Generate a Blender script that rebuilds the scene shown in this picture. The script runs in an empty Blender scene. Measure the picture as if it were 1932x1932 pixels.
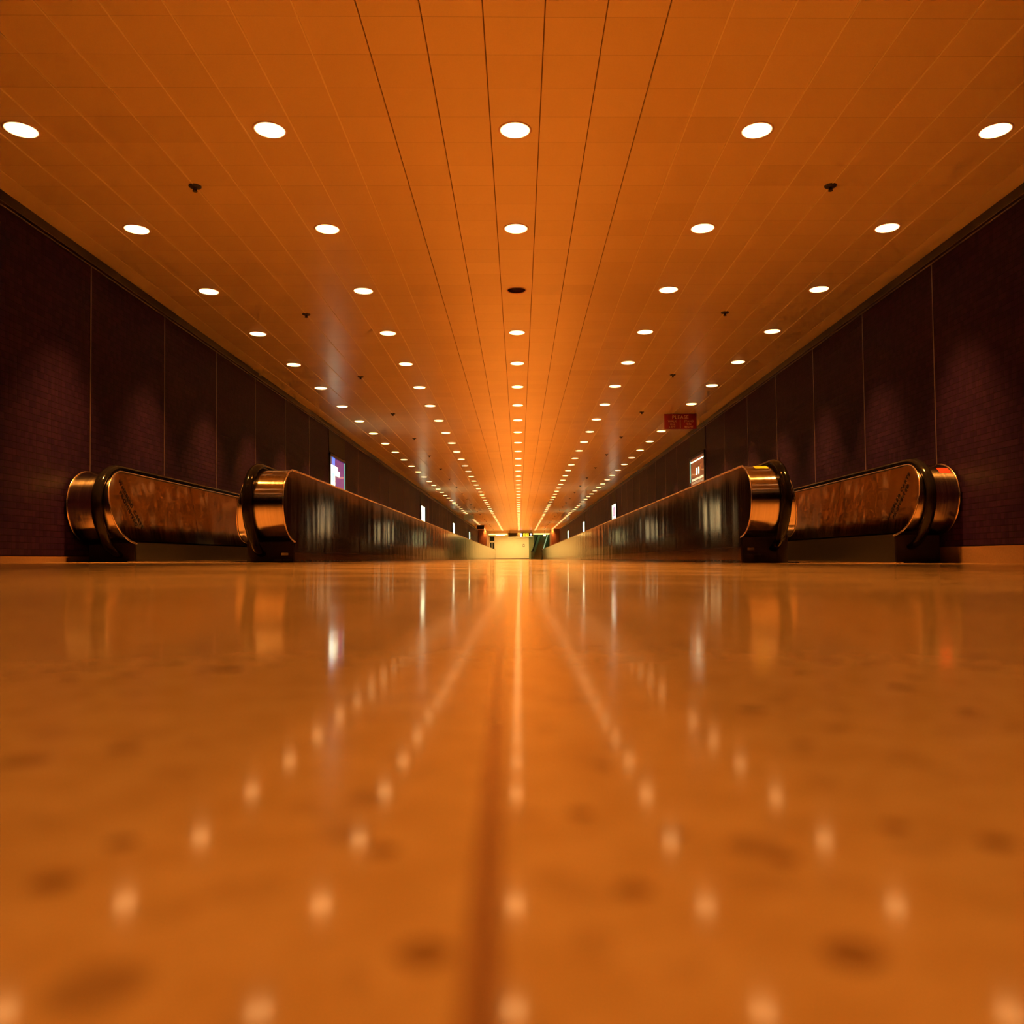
import bpy, bmesh, math, random
from mathutils import Vector, Matrix
random.seed(7)
SC = bpy.context.scene
COL = SC.collection
PI = math.pi

# ---------------------------------------------------------------- camera, world, exposure
CAM_H = 0.037
cd = bpy.data.cameras.new('camera'); cam = bpy.data.objects.new('camera', cd); COL.objects.link(cam)
cd.sensor_width = 36.0; cd.sensor_fit = 'HORIZONTAL'; cd.lens = 28.6936
cd.shift_x = -48.67 / 1932; cd.shift_y = 40.16 / 1932
cd.clip_start = 0.01; cd.clip_end = 300
_R = Vector((0.99967468, -0.02283202, -0.01136807)); _U = Vector((0.0106477, -0.03142817, 0.9994493))
_F = Vector((0.02317672, 0.9992452, 0.03117484))
cam.matrix_world = Matrix(((_R.x, _U.x, -_F.x, -0.0034), (_R.y, _U.y, -_F.y, 0.0), (_R.z, _U.z, -_F.z, CAM_H), (0, 0, 0, 1)))
cd.dof.use_dof = True; cd.dof.focus_distance = 13.0; cd.dof.aperture_fstop = 9.0
SC.camera = cam
w = bpy.data.worlds.new('world'); SC.world = w; w.use_nodes = True
w.node_tree.nodes['Background'].inputs[0].default_value = (0, 0, 0, 1)
w.node_tree.nodes['Background'].inputs[1].default_value = 0.0
SC.view_settings.view_transform = 'Standard'; SC.view_settings.look = 'None'
SC.view_settings.exposure = 0.36; SC.view_settings.gamma = 1.0; SC.view_settings.use_curve_mapping = False
SC.cycles.use_denoising = True
SC.cycles.use_adaptive_sampling = True; SC.cycles.adaptive_threshold = 0.1; SC.cycles.adaptive_min_samples = 16
SC.cycles.max_bounces = 6; SC.cycles.diffuse_bounces = 4; SC.cycles.glossy_bounces = 4
SC.cycles.transmission_bounces = 2; SC.cycles.sample_clamp_indirect = 6.0
SC.cycles.caustics_reflective = False
LAMP_W = 13.0                   # watts of each downlight
LAMP_C = (1.0, 0.36, 0.045)
LENS_E = 5.0                    # glow of each lamp lens
LAMP_SPREAD = math.radians(66)
def row_power(i, j):               # the edge rows burn stronger over the walkways, the ones over the open landing are dimmed
    p = {0: 3.6, 1: 0.42, 2: 3.7}[abs(j)]
    if j == 0: p *= 1 + 0.09 * min(10, max(0, i - 2))
    if i <= 0 and abs(j) == 1: p *= 0.6
    if i <= 0 and abs(j) == 2: p = 0.06
    if i == -2: p *= 0.6
    if i == -3: p *= 0.185
    return p

# ---------------------------------------------------------------- dimensions
HC = 3.207; WX = 4.31; Y0 = -8.0; YE = 91.0
LP = 1.8; L1 = 5.941
JP = 1.716; J1 = 8.285
def floor_z(x): return -0.0125 * x

# ---------------------------------------------------------------- materials
MATS = {}
def new_mat(name):
    m = bpy.data.materials.new(name); m.use_nodes = True; MATS[name] = m
    nt = m.node_tree; return m, nt, nt.nodes['Principled BSDF']
def simple(name, c, rough=0.5, metal=0.0, noise=0.0, nscale=20.0, spec=None, aniso=0):
    m, nt, b = new_mat(name)
    b.inputs['Roughness'].default_value = rough; b.inputs['Metallic'].default_value = metal
    if spec is not None: b.inputs['Specular IOR Level'].default_value = spec
    if noise:
        tc = nt.nodes.new('ShaderNodeTexCoord'); n = nt.nodes.new('ShaderNodeTexNoise')
        n.inputs['Scale'].default_value = nscale; n.inputs['Detail'].default_value = 4
        nt.links.new(tc.outputs['Object'], n.inputs['Vector'])
        mx = nt.nodes.new('ShaderNodeMix'); mx.data_type = 'RGBA'
        mx.inputs[6].default_value = (*[v * (1 - noise) for v in c], 1); mx.inputs[7].default_value = (*[min(1, v * (1 + noise)) for v in c], 1)
        nt.links.new(n.outputs['Fac'], mx.inputs[0]); nt.links.new(mx.outputs[2], b.inputs['Base Color'])
    else:
        b.inputs['Base Color'].default_value = (*c, 1)
    return m
def emis(name, c, s):
    m, nt, b = new_mat(name)
    b.inputs['Base Color'].default_value = (0.0, 0.0, 0.0, 1); b.inputs['Roughness'].default_value = 0.08
    b.inputs['Emission Color'].default_value = (*c, 1); b.inputs['Emission Strength'].default_value = s
    return m
class NB:
    def __init__(s, nt): s.nt = nt
    def n(s, t, **k):
        nd = s.nt.nodes.new(t)
        for a, v in k.items(): setattr(nd, a, v)
        return nd
    def l(s, a, b): s.nt.links.new(a, b)
    def math(s, op, a, b=None, c=None):
        nd = s.n('ShaderNodeMath', operation=op)
        for i, v in enumerate((a, b, c)):
            if v is None: continue
            if isinstance(v, (int, float)): nd.inputs[i].default_value = v
            else: s.l(v, nd.inputs[i])
        return nd.outputs[0]
    def mix(s, f, a, b):
        nd = s.n('ShaderNodeMix', data_type='RGBA')
        for i, v in ((0, f), (6, a), (7, b)):
            if isinstance(v, tuple): nd.inputs[i].default_value = (*v, 1)
            elif isinstance(v, (int, float)): nd.inputs[i].default_value = v
            else: s.l(v, nd.inputs[i])
        return nd.outputs[2]
    def smooth(s, v, lo, hi, a=0.0, b=1.0):
        nd = s.n('ShaderNodeMapRange', interpolation_type='SMOOTHSTEP')
        s.l(v, nd.inputs[0])
        for i, x in zip((1, 2, 3, 4), (lo, hi, a, b)): nd.inputs[i].default_value = x
        return nd.outputs[0]

def mat_floor():
    m, nt, b = new_mat('polished_terrazzo'); B = NB(nt)
    tc = B.n('ShaderNodeTexCoord'); P = tc.outputs['Object']
    sp = B.n('ShaderNodeSeparateXYZ'); B.l(P, sp.inputs[0]); X, Y = sp.outputs[0], sp.outputs[1]
    def noise(scale, detail=3, rough=0.5, vec=None):
        n = B.n('ShaderNodeTexNoise'); n.inputs['Scale'].default_value = scale
        n.inputs['Detail'].default_value = detail; n.inputs['Roughness'].default_value = rough
        B.l(vec or P, n.inputs['Vector']); return n.outputs['Fac']
    base = B.mix(B.smooth(noise(1.3, 4), 0.35, 0.65), (0.52, 0.345, 0.19), (0.46, 0.29, 0.15))
    n2 = noise(75, 4, 0.6)
    base = B.mix(B.smooth(n2, 0.36, 0.64), base, (0.58, 0.40, 0.24))
    # aggregate chips: sparse dark ones
    v = B.n('ShaderNodeTexVoronoi'); v.inputs['Scale'].default_value = 75; B.l(P, v.inputs['Vector'])
    sc = B.n('ShaderNodeSeparateColor'); B.l(v.outputs['Color'], sc.inputs[0])
    chip = B.math('MULTIPLY', B.smooth(v.outputs['Distance'], 0.22, 0.42, 1, 0), B.math('GREATER_THAN', sc.outputs[0], 0.92))
    base = B.mix(B.math('MULTIPLY', chip, 0.65), base, (0.20, 0.11, 0.07))
    v2 = B.n('ShaderNodeTexVoronoi'); v2.inputs['Scale'].default_value = 160; B.l(P, v2.inputs['Vector'])
    s2 = B.n('ShaderNodeSeparateColor'); B.l(v2.outputs['Color'], s2.inputs[0])
    base = B.mix(B.math('MULTIPLY', B.math('GREATER_THAN', s2.outputs[1], 0.90), 0.3), base, (0.30, 0.18, 0.11))
    for cx_, cy_, r_ in ((-0.057, 0.0957, 0.0026), (0.009, 0.0921, 0.0022), (0.0275, 0.077, 0.003), (-0.0127, 0.0779, 0.0028), (0.0051, 0.1197, 0.002), (0.0483, 0.113, 0.002), (-0.0212, 0.1051, 0.0022), (0.029, 0.1014, 0.002), (0.0169, 0.1104, 0.0018), (-0.1006, 0.275, 0.005), (-0.0555, 0.1087, 0.002), (0.0586, 0.1065, 0.0025)):
        dx_ = B.math('SUBTRACT', X, cx_); dy_ = B.math('SUBTRACT', Y, cy_)
        rr_ = B.math('SQRT', B.math('ADD', B.math('MULTIPLY', dx_, dx_), B.math('MULTIPLY', dy_, dy_)))
        base = B.mix(B.smooth(rr_, r_ * 0.7, r_ * 1.2, 0.8, 0), base, (0.16, 0.07, 0.04))
    # divider strip of the slab joint beside the lens, and further joints every 1.2 m
    seam = B.math('ADD', B.math('ADD', X, 0.0058), B.math('MULTIPLY', Y, 0.0175))
    sm = B.smooth(B.math('ABSOLUTE', seam), 0.0012, 0.0024, 1, 0)
    base = B.mix(B.math('MULTIPLY', sm, 0.85), base, (0.22, 0.10, 0.08))
    jy = B.math('ABSOLUTE', B.math('SUBTRACT', B.math('FRACT', B.math('DIVIDE', B.math('ADD', Y, 0.55), 1.8)), 0.5))
    jm = B.smooth(jy, 0.0, 0.0016, 1, 0)
    base = B.mix(B.math('MULTIPLY', jm, 0.6), base, (0.22, 0.12, 0.08))
    B.l(base, b.inputs['Base Color'])
    b.inputs['IOR'].default_value = 1.5
    rr = B.smooth(noise(2.2, 4, 0.6), 0.3, 0.7, 0.07, 0.12)
    B.l(rr, b.inputs['Roughness'])
    bump = B.n('ShaderNodeBump'); bump.inputs['Strength'].default_value = 1.0; bump.inputs['Distance'].default_value = 0.00022
    mp = B.n('ShaderNodeMapping'); mp.inputs['Scale'].default_value = (1, 1, 1); B.l(P, mp.inputs[0])
    B.l(noise(9, 2, 0.5, mp.outputs[0]), bump.inputs['Height'])
    B.l(bump.outputs[0], b.inputs['Normal'])
    return m
def mat_ceiling():
    m, nt, b = new_mat('ceiling_tile'); B = NB(nt)
    tc = B.n('ShaderNodeTexCoord'); P = tc.outputs['Object']
    sp = B.n('ShaderNodeSeparateXYZ'); B.l(P, sp.inputs[0]); X, Y = sp.outputs[0], sp.outputs[1]
    cx = B.math('FLOOR', B.math('DIVIDE', B.math('ADD', X, 0.18), 0.36))
    cyf = B.math('DIVIDE', B.math('ADD', Y, -L1 + 0.18), 0.36)
    cy = B.math('FLOOR', cyf)
    cmb = B.n('ShaderNodeCombineXYZ'); B.l(B.math('MULTIPLY', cx, 1.0), cmb.inputs[0]); B.l(cy, cmb.inputs[1])
    wn = B.n('ShaderNodeTexWhiteNoise', noise_dimensions='2D'); B.l(cmb.outputs[0], wn.inputs['Vector'])
    base = B.mix(wn.outputs['Value'], (0.80, 0.66, 0.42), (0.86, 0.72, 0.47))
    # dirtier tiles here and there, pairs of cells
    cmb2 = B.n('ShaderNodeCombineXYZ'); B.l(B.math('FLOOR', B.math('DIVIDE', cx, 3.0)), cmb2.inputs[0]); B.l(cy, cmb2.inputs[1])
    wn2 = B.n('ShaderNodeTexWhiteNoise', noise_dimensions='2D'); B.l(cmb2.outputs[0], wn2.inputs['Vector'])
    base = B.mix(B.math('MULTIPLY', B.math('GREATER_THAN', wn2.outputs['Value'], 0.965), 0.18), base, (0.48, 0.36, 0.24))
    # cross joints
    e = B.math('ABSOLUTE', B.math('SUBTRACT', B.math('FRACT', cyf), 0.5))
    jl = B.smooth(e, 0.5 - 0.0075, 0.5 - 0.002)
    base = B.mix(B.math('MULTIPLY', jl, 0.55), base, (0.25, 0.16, 0.09))
    # small perforations, too fine to see beyond the first tiles
    n = B.n('ShaderNodeTexNoise'); n.inputs['Scale'].default_value = 260; n.inputs['Detail'].default_value = 1; B.l(P, n.inputs['Vector'])
    base = B.mix(B.smooth(n.outputs['Fac'], 0.3, 0.7, 0, 0.16), base, (0.5, 0.4, 0.28))
    B.l(base, b.inputs['Base Color'])
    b.inputs['Roughness'].default_value = 0.29; b.inputs['Specular IOR Level'].default_value = 0.38
    bump = B.n('ShaderNodeBump'); bump.inputs['Distance'].default_value = 0.002; bump.inputs['Strength'].default_value = 0.6
    B.l(B.math('SUBTRACT', B.math('MULTIPLY', wn.outputs['Value'], 0.0), jl), bump.inputs['Height'])
    B.l(bump.outputs[0], b.inputs['Normal'])
    return m
def mat_wall():
    m, nt, b = new_mat('brown_mosaic_tile'); B = NB(nt)
    tc = B.n('ShaderNodeTexCoord'); P = tc.outputs['Object']
    sp = B.n('ShaderNodeSeparateXYZ'); B.l(P, sp.inputs[0]); Y, Z = sp.outputs[1], sp.outputs[2]
    S = 0.0572
    yf = B.math('DIVIDE', B.math('SUBTRACT', Y, J1), S); zf = B.math('DIVIDE', Z, S)
    ey = B.math('ABSOLUTE', B.math('SUBTRACT', B.math('FRACT', yf), 0.5)); ez = B.math('ABSOLUTE', B.math('SUBTRACT', B.math('FRACT', zf), 0.5))
    gr = B.math('MAXIMUM', B.smooth(ey, 0.45, 0.49), B.smooth(ez, 0.43, 0.48))
    cmb = B.n('ShaderNodeCombineXYZ'); B.l(B.math('FLOOR', yf), cmb.inputs[0]); B.l(B.math('FLOOR', zf), cmb.inputs[1])
    wn = B.n('ShaderNodeTexWhiteNoise', noise_dimensions='2D'); B.l(cmb.outputs[0], wn.inputs['Vector'])
    base = B.mix(wn.outputs['Value'], (0.012, 0.0050, 0.030), (0.023, 0.0092, 0.040))
    base = B.mix(gr, base, (0.004, 0.0025, 0.004))
    B.l(base, b.inputs['Base Color']); b.inputs['Roughness'].default_value = 0.5
    b.inputs['Specular IOR Level'].default_value = 0.03
    bump = B.n('ShaderNodeBump'); bump.inputs['Distance'].default_value = 0.002; bump.inputs['Strength'].default_value = 0.5
    B.l(B.math('SUBTRACT', 1.0, gr), bump.inputs['Height']); B.l(bump.outputs[0], b.inputs['Normal'])
    return m
def mat_panel(name, c, rough, dist):
    m, nt, b = new_mat(name); B = NB(nt)
    tc = B.n('ShaderNodeTexCoord'); P = tc.outputs['Object']
    mp = B.n('ShaderNodeMapping'); mp.inputs['Scale'].default_value = (1, 2.2, 0.25); B.l(P, mp.inputs[0])
    n = B.n('ShaderNodeTexNoise'); n.inputs['Scale'].default_value = 1.0; n.inputs['Detail'].default_value = 1.5; B.l(mp.outputs[0], n.inputs['Vector'])
    mp2 = B.n('ShaderNodeMapping'); mp2.inputs['Scale'].default_value = (1, 30, 0.6); B.l(P, mp2.inputs[0])
    n2 = B.n('ShaderNodeTexNoise'); n2.inputs['Scale'].default_value = 1.0; n2.inputs['Detail'].default_value = 3; B.l(mp2.outputs[0], n2.inputs['Vector'])
    B.l(B.mix(n2.outputs['Fac'], tuple(v * 0.8 for v in c), tuple(v * 1.15 for v in c)), b.inputs['Base Color'])
    b.inputs['Metallic'].default_value = 1.0
    B.l(B.smooth(n2.outputs['Fac'], 0.3, 0.7, rough * 0.8, rough * 1.3), b.inputs['Roughness'])
    tg = B.n('ShaderNodeCombineXYZ'); tg.inputs[2].default_value = 1.0; B.l(tg.outputs[0], b.inputs['Tangent'])
    b.inputs['Anisotropic'].default_value = 0.9; b.inputs['Specular Tint'].default_value = (0.50, 0.40, 0.34, 1)
    bump = B.n('ShaderNodeBump'); bump.inputs['Distance'].default_value = dist; bump.inputs['Strength'].default_value = 1.0
    B.l(n.outputs['Fac'], bump.inputs['Height']); B.l(bump.outputs[0], b.inputs['Normal'])
    return m
def mat_brushed(name, c, rough):
    m, nt, b = new_mat(name); B = NB(nt)
    tc = B.n('ShaderNodeTexCoord'); P = tc.outputs['Object']
    mp = B.n('ShaderNodeMapping'); mp.inputs['Scale'].default_value = (90, 2, 2); B.l(P, mp.inputs[0])
    n2 = B.n('ShaderNodeTexNoise'); n2.inputs['Scale'].default_value = 1.0; n2.inputs['Detail'].default_value = 3; B.l(mp.outputs[0], n2.inputs['Vector'])
    B.l(B.mix(n2.outputs['Fac'], tuple(v * 0.75 for v in c), tuple(min(1, v * 1.15) for v in c)), b.inputs['Base Color'])
    b.inputs['Metallic'].default_value = 1.0
    tg = B.n('ShaderNodeCombineXYZ'); tg.inputs[0].default_value = 1.0; B.l(tg.outputs[0], b.inputs['Tangent'])
    b.inputs['Anisotropic'].default_value = 0.92
    B.l(B.smooth(n2.outputs['Fac'], 0.3, 0.7, rough * 0.85, rough * 1.15), b.inputs['Roughness'])
    return m
M_FLOOR = mat_floor(); M_CEIL = mat_ceiling(); M_WALL = mat_wall()
M_PANEL = mat_panel('wavy_stainless_panel', (0.34, 0.26, 0.22), 0.10, 0.005)
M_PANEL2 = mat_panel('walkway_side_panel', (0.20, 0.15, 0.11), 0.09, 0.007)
M_DRUM = mat_brushed('brushed_stainless', (0.54, 0.46, 0.44), 0.18)
M_TRIM = simple('satin_metal_trim', (0.60, 0.50, 0.44), 0.22, 1.0, 0.08, 30)
M_JOINT = simple('joint_strip_metal', (0.20, 0.15, 0.14), 0.4, 0.8, 0.1, 8)
M_RUB = simple('black_rubber', (0.006, 0.005, 0.007), 0.10, 0.0, 0.2, 40, 0.12)
M_DARK = simple('dark_steel', (0.014, 0.010, 0.013), 0.6, 0.0, 0.2, 12, 0.12)
M_BLACK = simple('matt_black', (0.008, 0.007, 0.009), 0.6, 0.0, 0.2, 12)
M_CORN = simple('dark_cornice', (0.012, 0.010, 0.014), 0.45, 0.0, 0.2, 6)
M_PLAST = simple('painted_plaster', (0.86, 0.74, 0.50), 0.5, 0.0, 0.03, 3)
M_BASE = simple('terrazzo_base', (0.17, 0.11, 0.08), 0.35, 0.0, 0.3, 60)
M_CREAM = simple('cream_wall', (0.86, 0.80, 0.62), 0.6, 0.0, 0.04, 2)
M_GREEN = simple('green_lit_wall', (0.20, 0.24, 0.14), 0.6, 0.0, 0.1, 2)  # green light of the escalator hall put into the wall colour
M_MAROON = simple('maroon_panel', (0.10, 0.035, 0.030), 0.5, 0.0, 0.1, 3)
M_WOOD = simple('orange_brown_panel', (0.45, 0.22, 0.10), 0.5, 0.0, 0.1, 3)
M_RING = simple('lamp_ring_enamel', (0.75, 0.50, 0.42), 0.35, 0.0, 0.04, 30)
M_LENS = emis('lamp_lens', (1.0, 0.50, 0.16), LENS_E)
M_GLASS = simple('dark_window_glass', (0.02, 0.025, 0.02), 0.08, 0.0, 0.1, 3)
M_SPR = simple('sprinkler_black', (0.02, 0.016, 0.016), 0.5, 0.3, 0.2, 50)
M_RED = simple('sign_red', (0.30, 0.012, 0.016), 0.4, 0.0, 0.05, 9)
M_LET = simple('sign_letter_tan', (0.95, 0.72, 0.40), 0.5, 0.0, 0.05, 9)
M_INK = simple('stencil_ink', (0.006, 0.004, 0.004), 0.7, 0.0, 0.1, 50, 0.08)
M_YEL = simple('yellow_sticker', (0.95, 0.90, 0.05), 0.5, 0.0, 0.05, 50)
M_REDST = simple('red_sticker', (0.55, 0.02, 0.012), 0.5, 0.0, 0.05, 50)
M_GREY = simple('green_lit_board', (0.36, 0.50, 0.40), 0.45, 0.0, 0.05, 9)  # board tinted green for the light on its back
M_BELT = simple('walkway_pallet', (0.02, 0.018, 0.018), 0.45, 0.5, 0.3, 60)
M_WHITE = simple('white_frame', (0.85, 0.80, 0.66), 0.45, 0.0, 0.03, 9)
M_STEP = simple('escalator_step', (0.12, 0.14, 0.08), 0.45, 0.3, 0.2, 20)
E_WARM = emis('cove_light', (1.0, 0.66, 0.14), 3.2)
E_HALL = emis('hall_fill_glow', (1.0, 0.72, 0.22), 12.5)

# ---------------------------------------------------------------- helpers
def tag(o, label=None, cat=None, group=None, kind=None):
    if label: o['label'] = label
    if cat: o['category'] = cat
    if group: o['group'] = group
    if kind: o['kind'] = kind
    return o
def obj(name, bm, mat, parent=None, smooth=False):
    me = bpy.data.meshes.new(name); bm.to_mesh(me); bm.free()
    for mm in (mat if isinstance(mat, (list, tuple)) else [mat]): me.materials.append(mm)
    if smooth:
        for p in me.polygons: p.use_smooth = True
    o = bpy.data.objects.new(name, me); COL.objects.link(o)
    if parent: o.parent = parent
    return o
def empty(name, loc=(0, 0, 0)):
    o = bpy.data.objects.new(name, None); COL.objects.link(o); o.location = loc; o.empty_display_size = 0.1
    return o
def rel(bm, root):
    "vertices given in world space -> the space of a thing's empty"
    bmesh.ops.translate(bm, verts=bm.verts[:], vec=-Vector(root.location)); return bm
def box(bm, x0, x1, y0, y1, z0, z1, mi=0, bevel=0):
    r = bmesh.ops.create_cube(bm, size=1.0)
    vs = r['verts']
    for v in vs:
        v.co = Vector(((x0 + x1) / 2 + v.co.x * abs(x1 - x0), (y0 + y1) / 2 + v.co.y * abs(y1 - y0), (z0 + z1) / 2 + v.co.z * abs(z1 - z0)))
    if bevel:
        es = list({e for v in vs for e in v.link_edges})
        bmesh.ops.bevel(bm, geom=es, offset=bevel, segments=2, affect='EDGES')
    elif mi:
        for f in {f for v in vs for f in v.link_faces}: f.material_index = mi
    return bm
def B1(*a, **k): return box(bmesh.new(), *a, **k)
def cyl(bm, c, r, h, n=24, r2=None, axis='Z'):
    mat = Matrix.Translation(c)
    if axis == 'X': mat = mat @ Matrix.Rotation(PI / 2, 4, 'Y')
    if axis == 'Y': mat = mat @ Matrix.Rotation(PI / 2, 4, 'X')
    bmesh.ops.create_cone(bm, cap_ends=True, segments=n, radius1=r, radius2=r if r2 is None else r2, depth=h, matrix=mat)
    return bm
def lathe(bm, prof, n=32, c=(0, 0, 0)):
    rings = []
    for r, z in prof:
        rings.append([bm.verts.new((c[0] + r * math.cos(2 * PI * k / n), c[1] + r * math.sin(2 * PI * k / n), c[2] + z)) for k in range(n)])
    for a, b in zip(rings, rings[1:]):
        for k in range(n):
            bm.faces.new((a[k], a[(k + 1) % n], b[(k + 1) % n], b[k]))
    return rings
def tube(bm, pts, rx, rn, n=10, cap=True):
    "sweep an ellipse (rx across world X, rn along the in-plane normal) along points in the Y-Z plane with their X"
    rings = []
    for i, p in enumerate(pts):
        a = pts[max(0, i - 1)]; b = pts[min(len(pts) - 1, i + 1)]
        t = Vector((0, b[1] - a[1], b[2] - a[2])).normalized(); nn = Vector((0, -t.z, t.y))
        rings.append([bm.verts.new(Vector(p) + Vector((1, 0, 0)) * rx * math.cos(2 * PI * k / n) + nn * rn * math.sin(2 * PI * k / n)) for k in range(n)])
    for a, b in zip(rings, rings[1:]):
        for k in range(n): bm.faces.new((a[k], a[(k + 1) % n], b[(k + 1) % n], b[k]))
    if cap: bm.faces.new(rings[0]); bm.faces.new(rings[-1])
    bmesh.ops.recalc_face_normals(bm, faces=bm.faces[:])
    return bm
def text_bm(s, size, spacing=1.0, ext=0.001, bold=0.0):
    cu = bpy.data.curves.new('t', 'FONT'); cu.body = s; cu.size = size; cu.align_x = 'CENTER'; cu.align_y = 'CENTER'
    cu.space_character = spacing; cu.extrude = ext; cu.offset = bold; cu.resolution_u = 3
    o = bpy.data.objects.new('t', cu); me = bpy.data.meshes.new_from_object(o)
    bm = bmesh.new(); bm.from_mesh(me); bpy.data.meshes.remove(me); bpy.data.objects.remove(o); bpy.data.curves.remove(cu)
    return bm
def copy_tree(o, parent=None):
    c = o.copy(); COL.objects.link(c)
    if parent: c.parent = parent
    for ch in list(o.children): copy_tree(ch, c)
    return c
ORD = ['first', 'second', 'third', 'fourth', 'fifth', 'sixth', 'seventh', 'eighth', 'ninth', 'tenth', 'eleventh', 'twelfth', 'thirteenth',
       'fourteenth', 'fifteenth', 'sixteenth', 'seventeenth', 'eighteenth', 'nineteenth']
TENS = {2: ('twenty', 'twentieth'), 3: ('thirty', 'thirtieth'), 4: ('forty', 'fortieth'), 5: ('fifty', 'fiftieth')}
def ordinal(i):                                     # 1-based
    if i < 20: return ORD[i - 1]
    t, u = divmod(i, 10)
    return TENS[t][1] if u == 0 else TENS[t][0] + '-' + ORD[u - 1]

# ---------------------------------------------------------------- floor
bm = bmesh.new()
ys = [Y0, 0.5, 8, 30, 60, 99.5]
for a, b in zip(ys, ys[1:]):
    f = [bm.verts.new((x, y, floor_z(x))) for x, y in ((-5.2, a), (5.2, a), (5.2, b), (-5.2, b))]
    bm.faces.new(f)
bmesh.ops.remove_doubles(bm, verts=bm.verts[:], dist=1e-5)
tag(obj('floor', bm, M_FLOOR), kind='structure')

# ---------------------------------------------------------------- ceiling: long tile strips with open joints, holes for the lamps
def lamp_ys():
    i = -3
    while L1 + LP * i < YE - 0.4:
        yield i, L1 + LP * i; i += 1
LY = [y for i, y in lamp_ys()]
G = 0.0042; HOLE = 0.118
bm = bmesh.new()
def quad(pts, mi=0):
    f = bm.faces.new([bm.verts.new(p) for p in pts]); f.material_index = mi; return f
def slab(x0, x1, y0, y1):
    quad(((x0, y0, HC), (x0, y1, HC), (x1, y1, HC), (x1, y0, HC)))
for k in range(-11, 12):
    x0, x1 = 0.36 * k - 0.18 + G, 0.36 * k + 0.18 - G
    if k % 5 == 0:
        y = Y0
        for ly in LY:
            slab(x0, x1, y, ly - 0.18)
            N = 32; cx = 0.36 * k; inner = []; outer = []
            for j in range(N):
                a = 2 * PI * j / N + PI / 4
                ca, sa = math.cos(a), math.sin(a); hx = (x1 - x0) / 2; hy = 0.18
                t = min(hx / max(1e-9, abs(ca)), hy / max(1e-9, abs(sa)))
                px, py = ca * t, sa * t
                if abs(abs(ca) - abs(sa)) < 1e-6: px, py = math.copysign(hx, ca), math.copysign(hy, sa)
                outer.append(bm.verts.new((cx + px, ly + py, HC))); inner.append(bm.verts.new((cx + HOLE * ca, ly + HOLE * sa, HC)))
            for j in range(N):
                bm.faces.new((outer[j], inner[j], inner[(j + 1) % N], outer[(j + 1) % N]))
            y = ly + 0.18
        slab(x0, x1, y, YE)
    else:
        slab(x0, x1, Y0, YE)
    for xx in (x0, x1):                              # edges of the tiles in the open joints
        quad(((xx, Y0, HC), (xx, YE, HC), (xx, YE, HC + 0.011), (xx, Y0, HC + 0.011)))
    if k < 11:
        xa, xb = x1, 0.36 * (k + 1) - 0.18 + G
        quad(((xa, Y0, HC + 0.011), (xa, YE, HC + 0.011), (xb, YE, HC + 0.011), (xb, Y0, HC + 0.011)), 1 if abs(xa) < 1.1 else 0)  # bottoms of the middle joints coloured dark for the shade in the gap
quad(((-5, Y0, HC + 0.3), (-5, YE, HC + 0.3), (5, YE, HC + 0.3), (5, Y0, HC + 0.3)))
tag(obj('ceiling', bm, [M_CEIL, simple('joint_gap_shade', (0.15, 0.08, 0.045), 0.8, 0.0, 0.1, 5)]), kind='structure')
for s, nm in ((-1, 'trim_1'), (1, 'trim_2')):        # smooth plaster border along each wall
    tag(obj(nm, B1(min(s * 4.137, s * 4.45), max(s * 4.137, s * 4.45), Y0, YE, HC - 0.003, HC + 0.05), M_PLAST), kind='structure')

bm = bmesh.new()                                     # tee bars added at the side joints only, pale to give their lit edges
for k in range(-11, 11):
    x = 0.36 * k + 0.18
    if abs(x) > 1.1:
        box(bm, x - 0.0044, x + 0.0044, Y0, YE, HC - 0.0055, HC + 0.002)
tag(obj('trim_14', bm, simple('lit_joint_bar', (0.97, 0.88, 0.60), 0.5, 0.0, 0.02, 4)), kind='structure')

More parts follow.
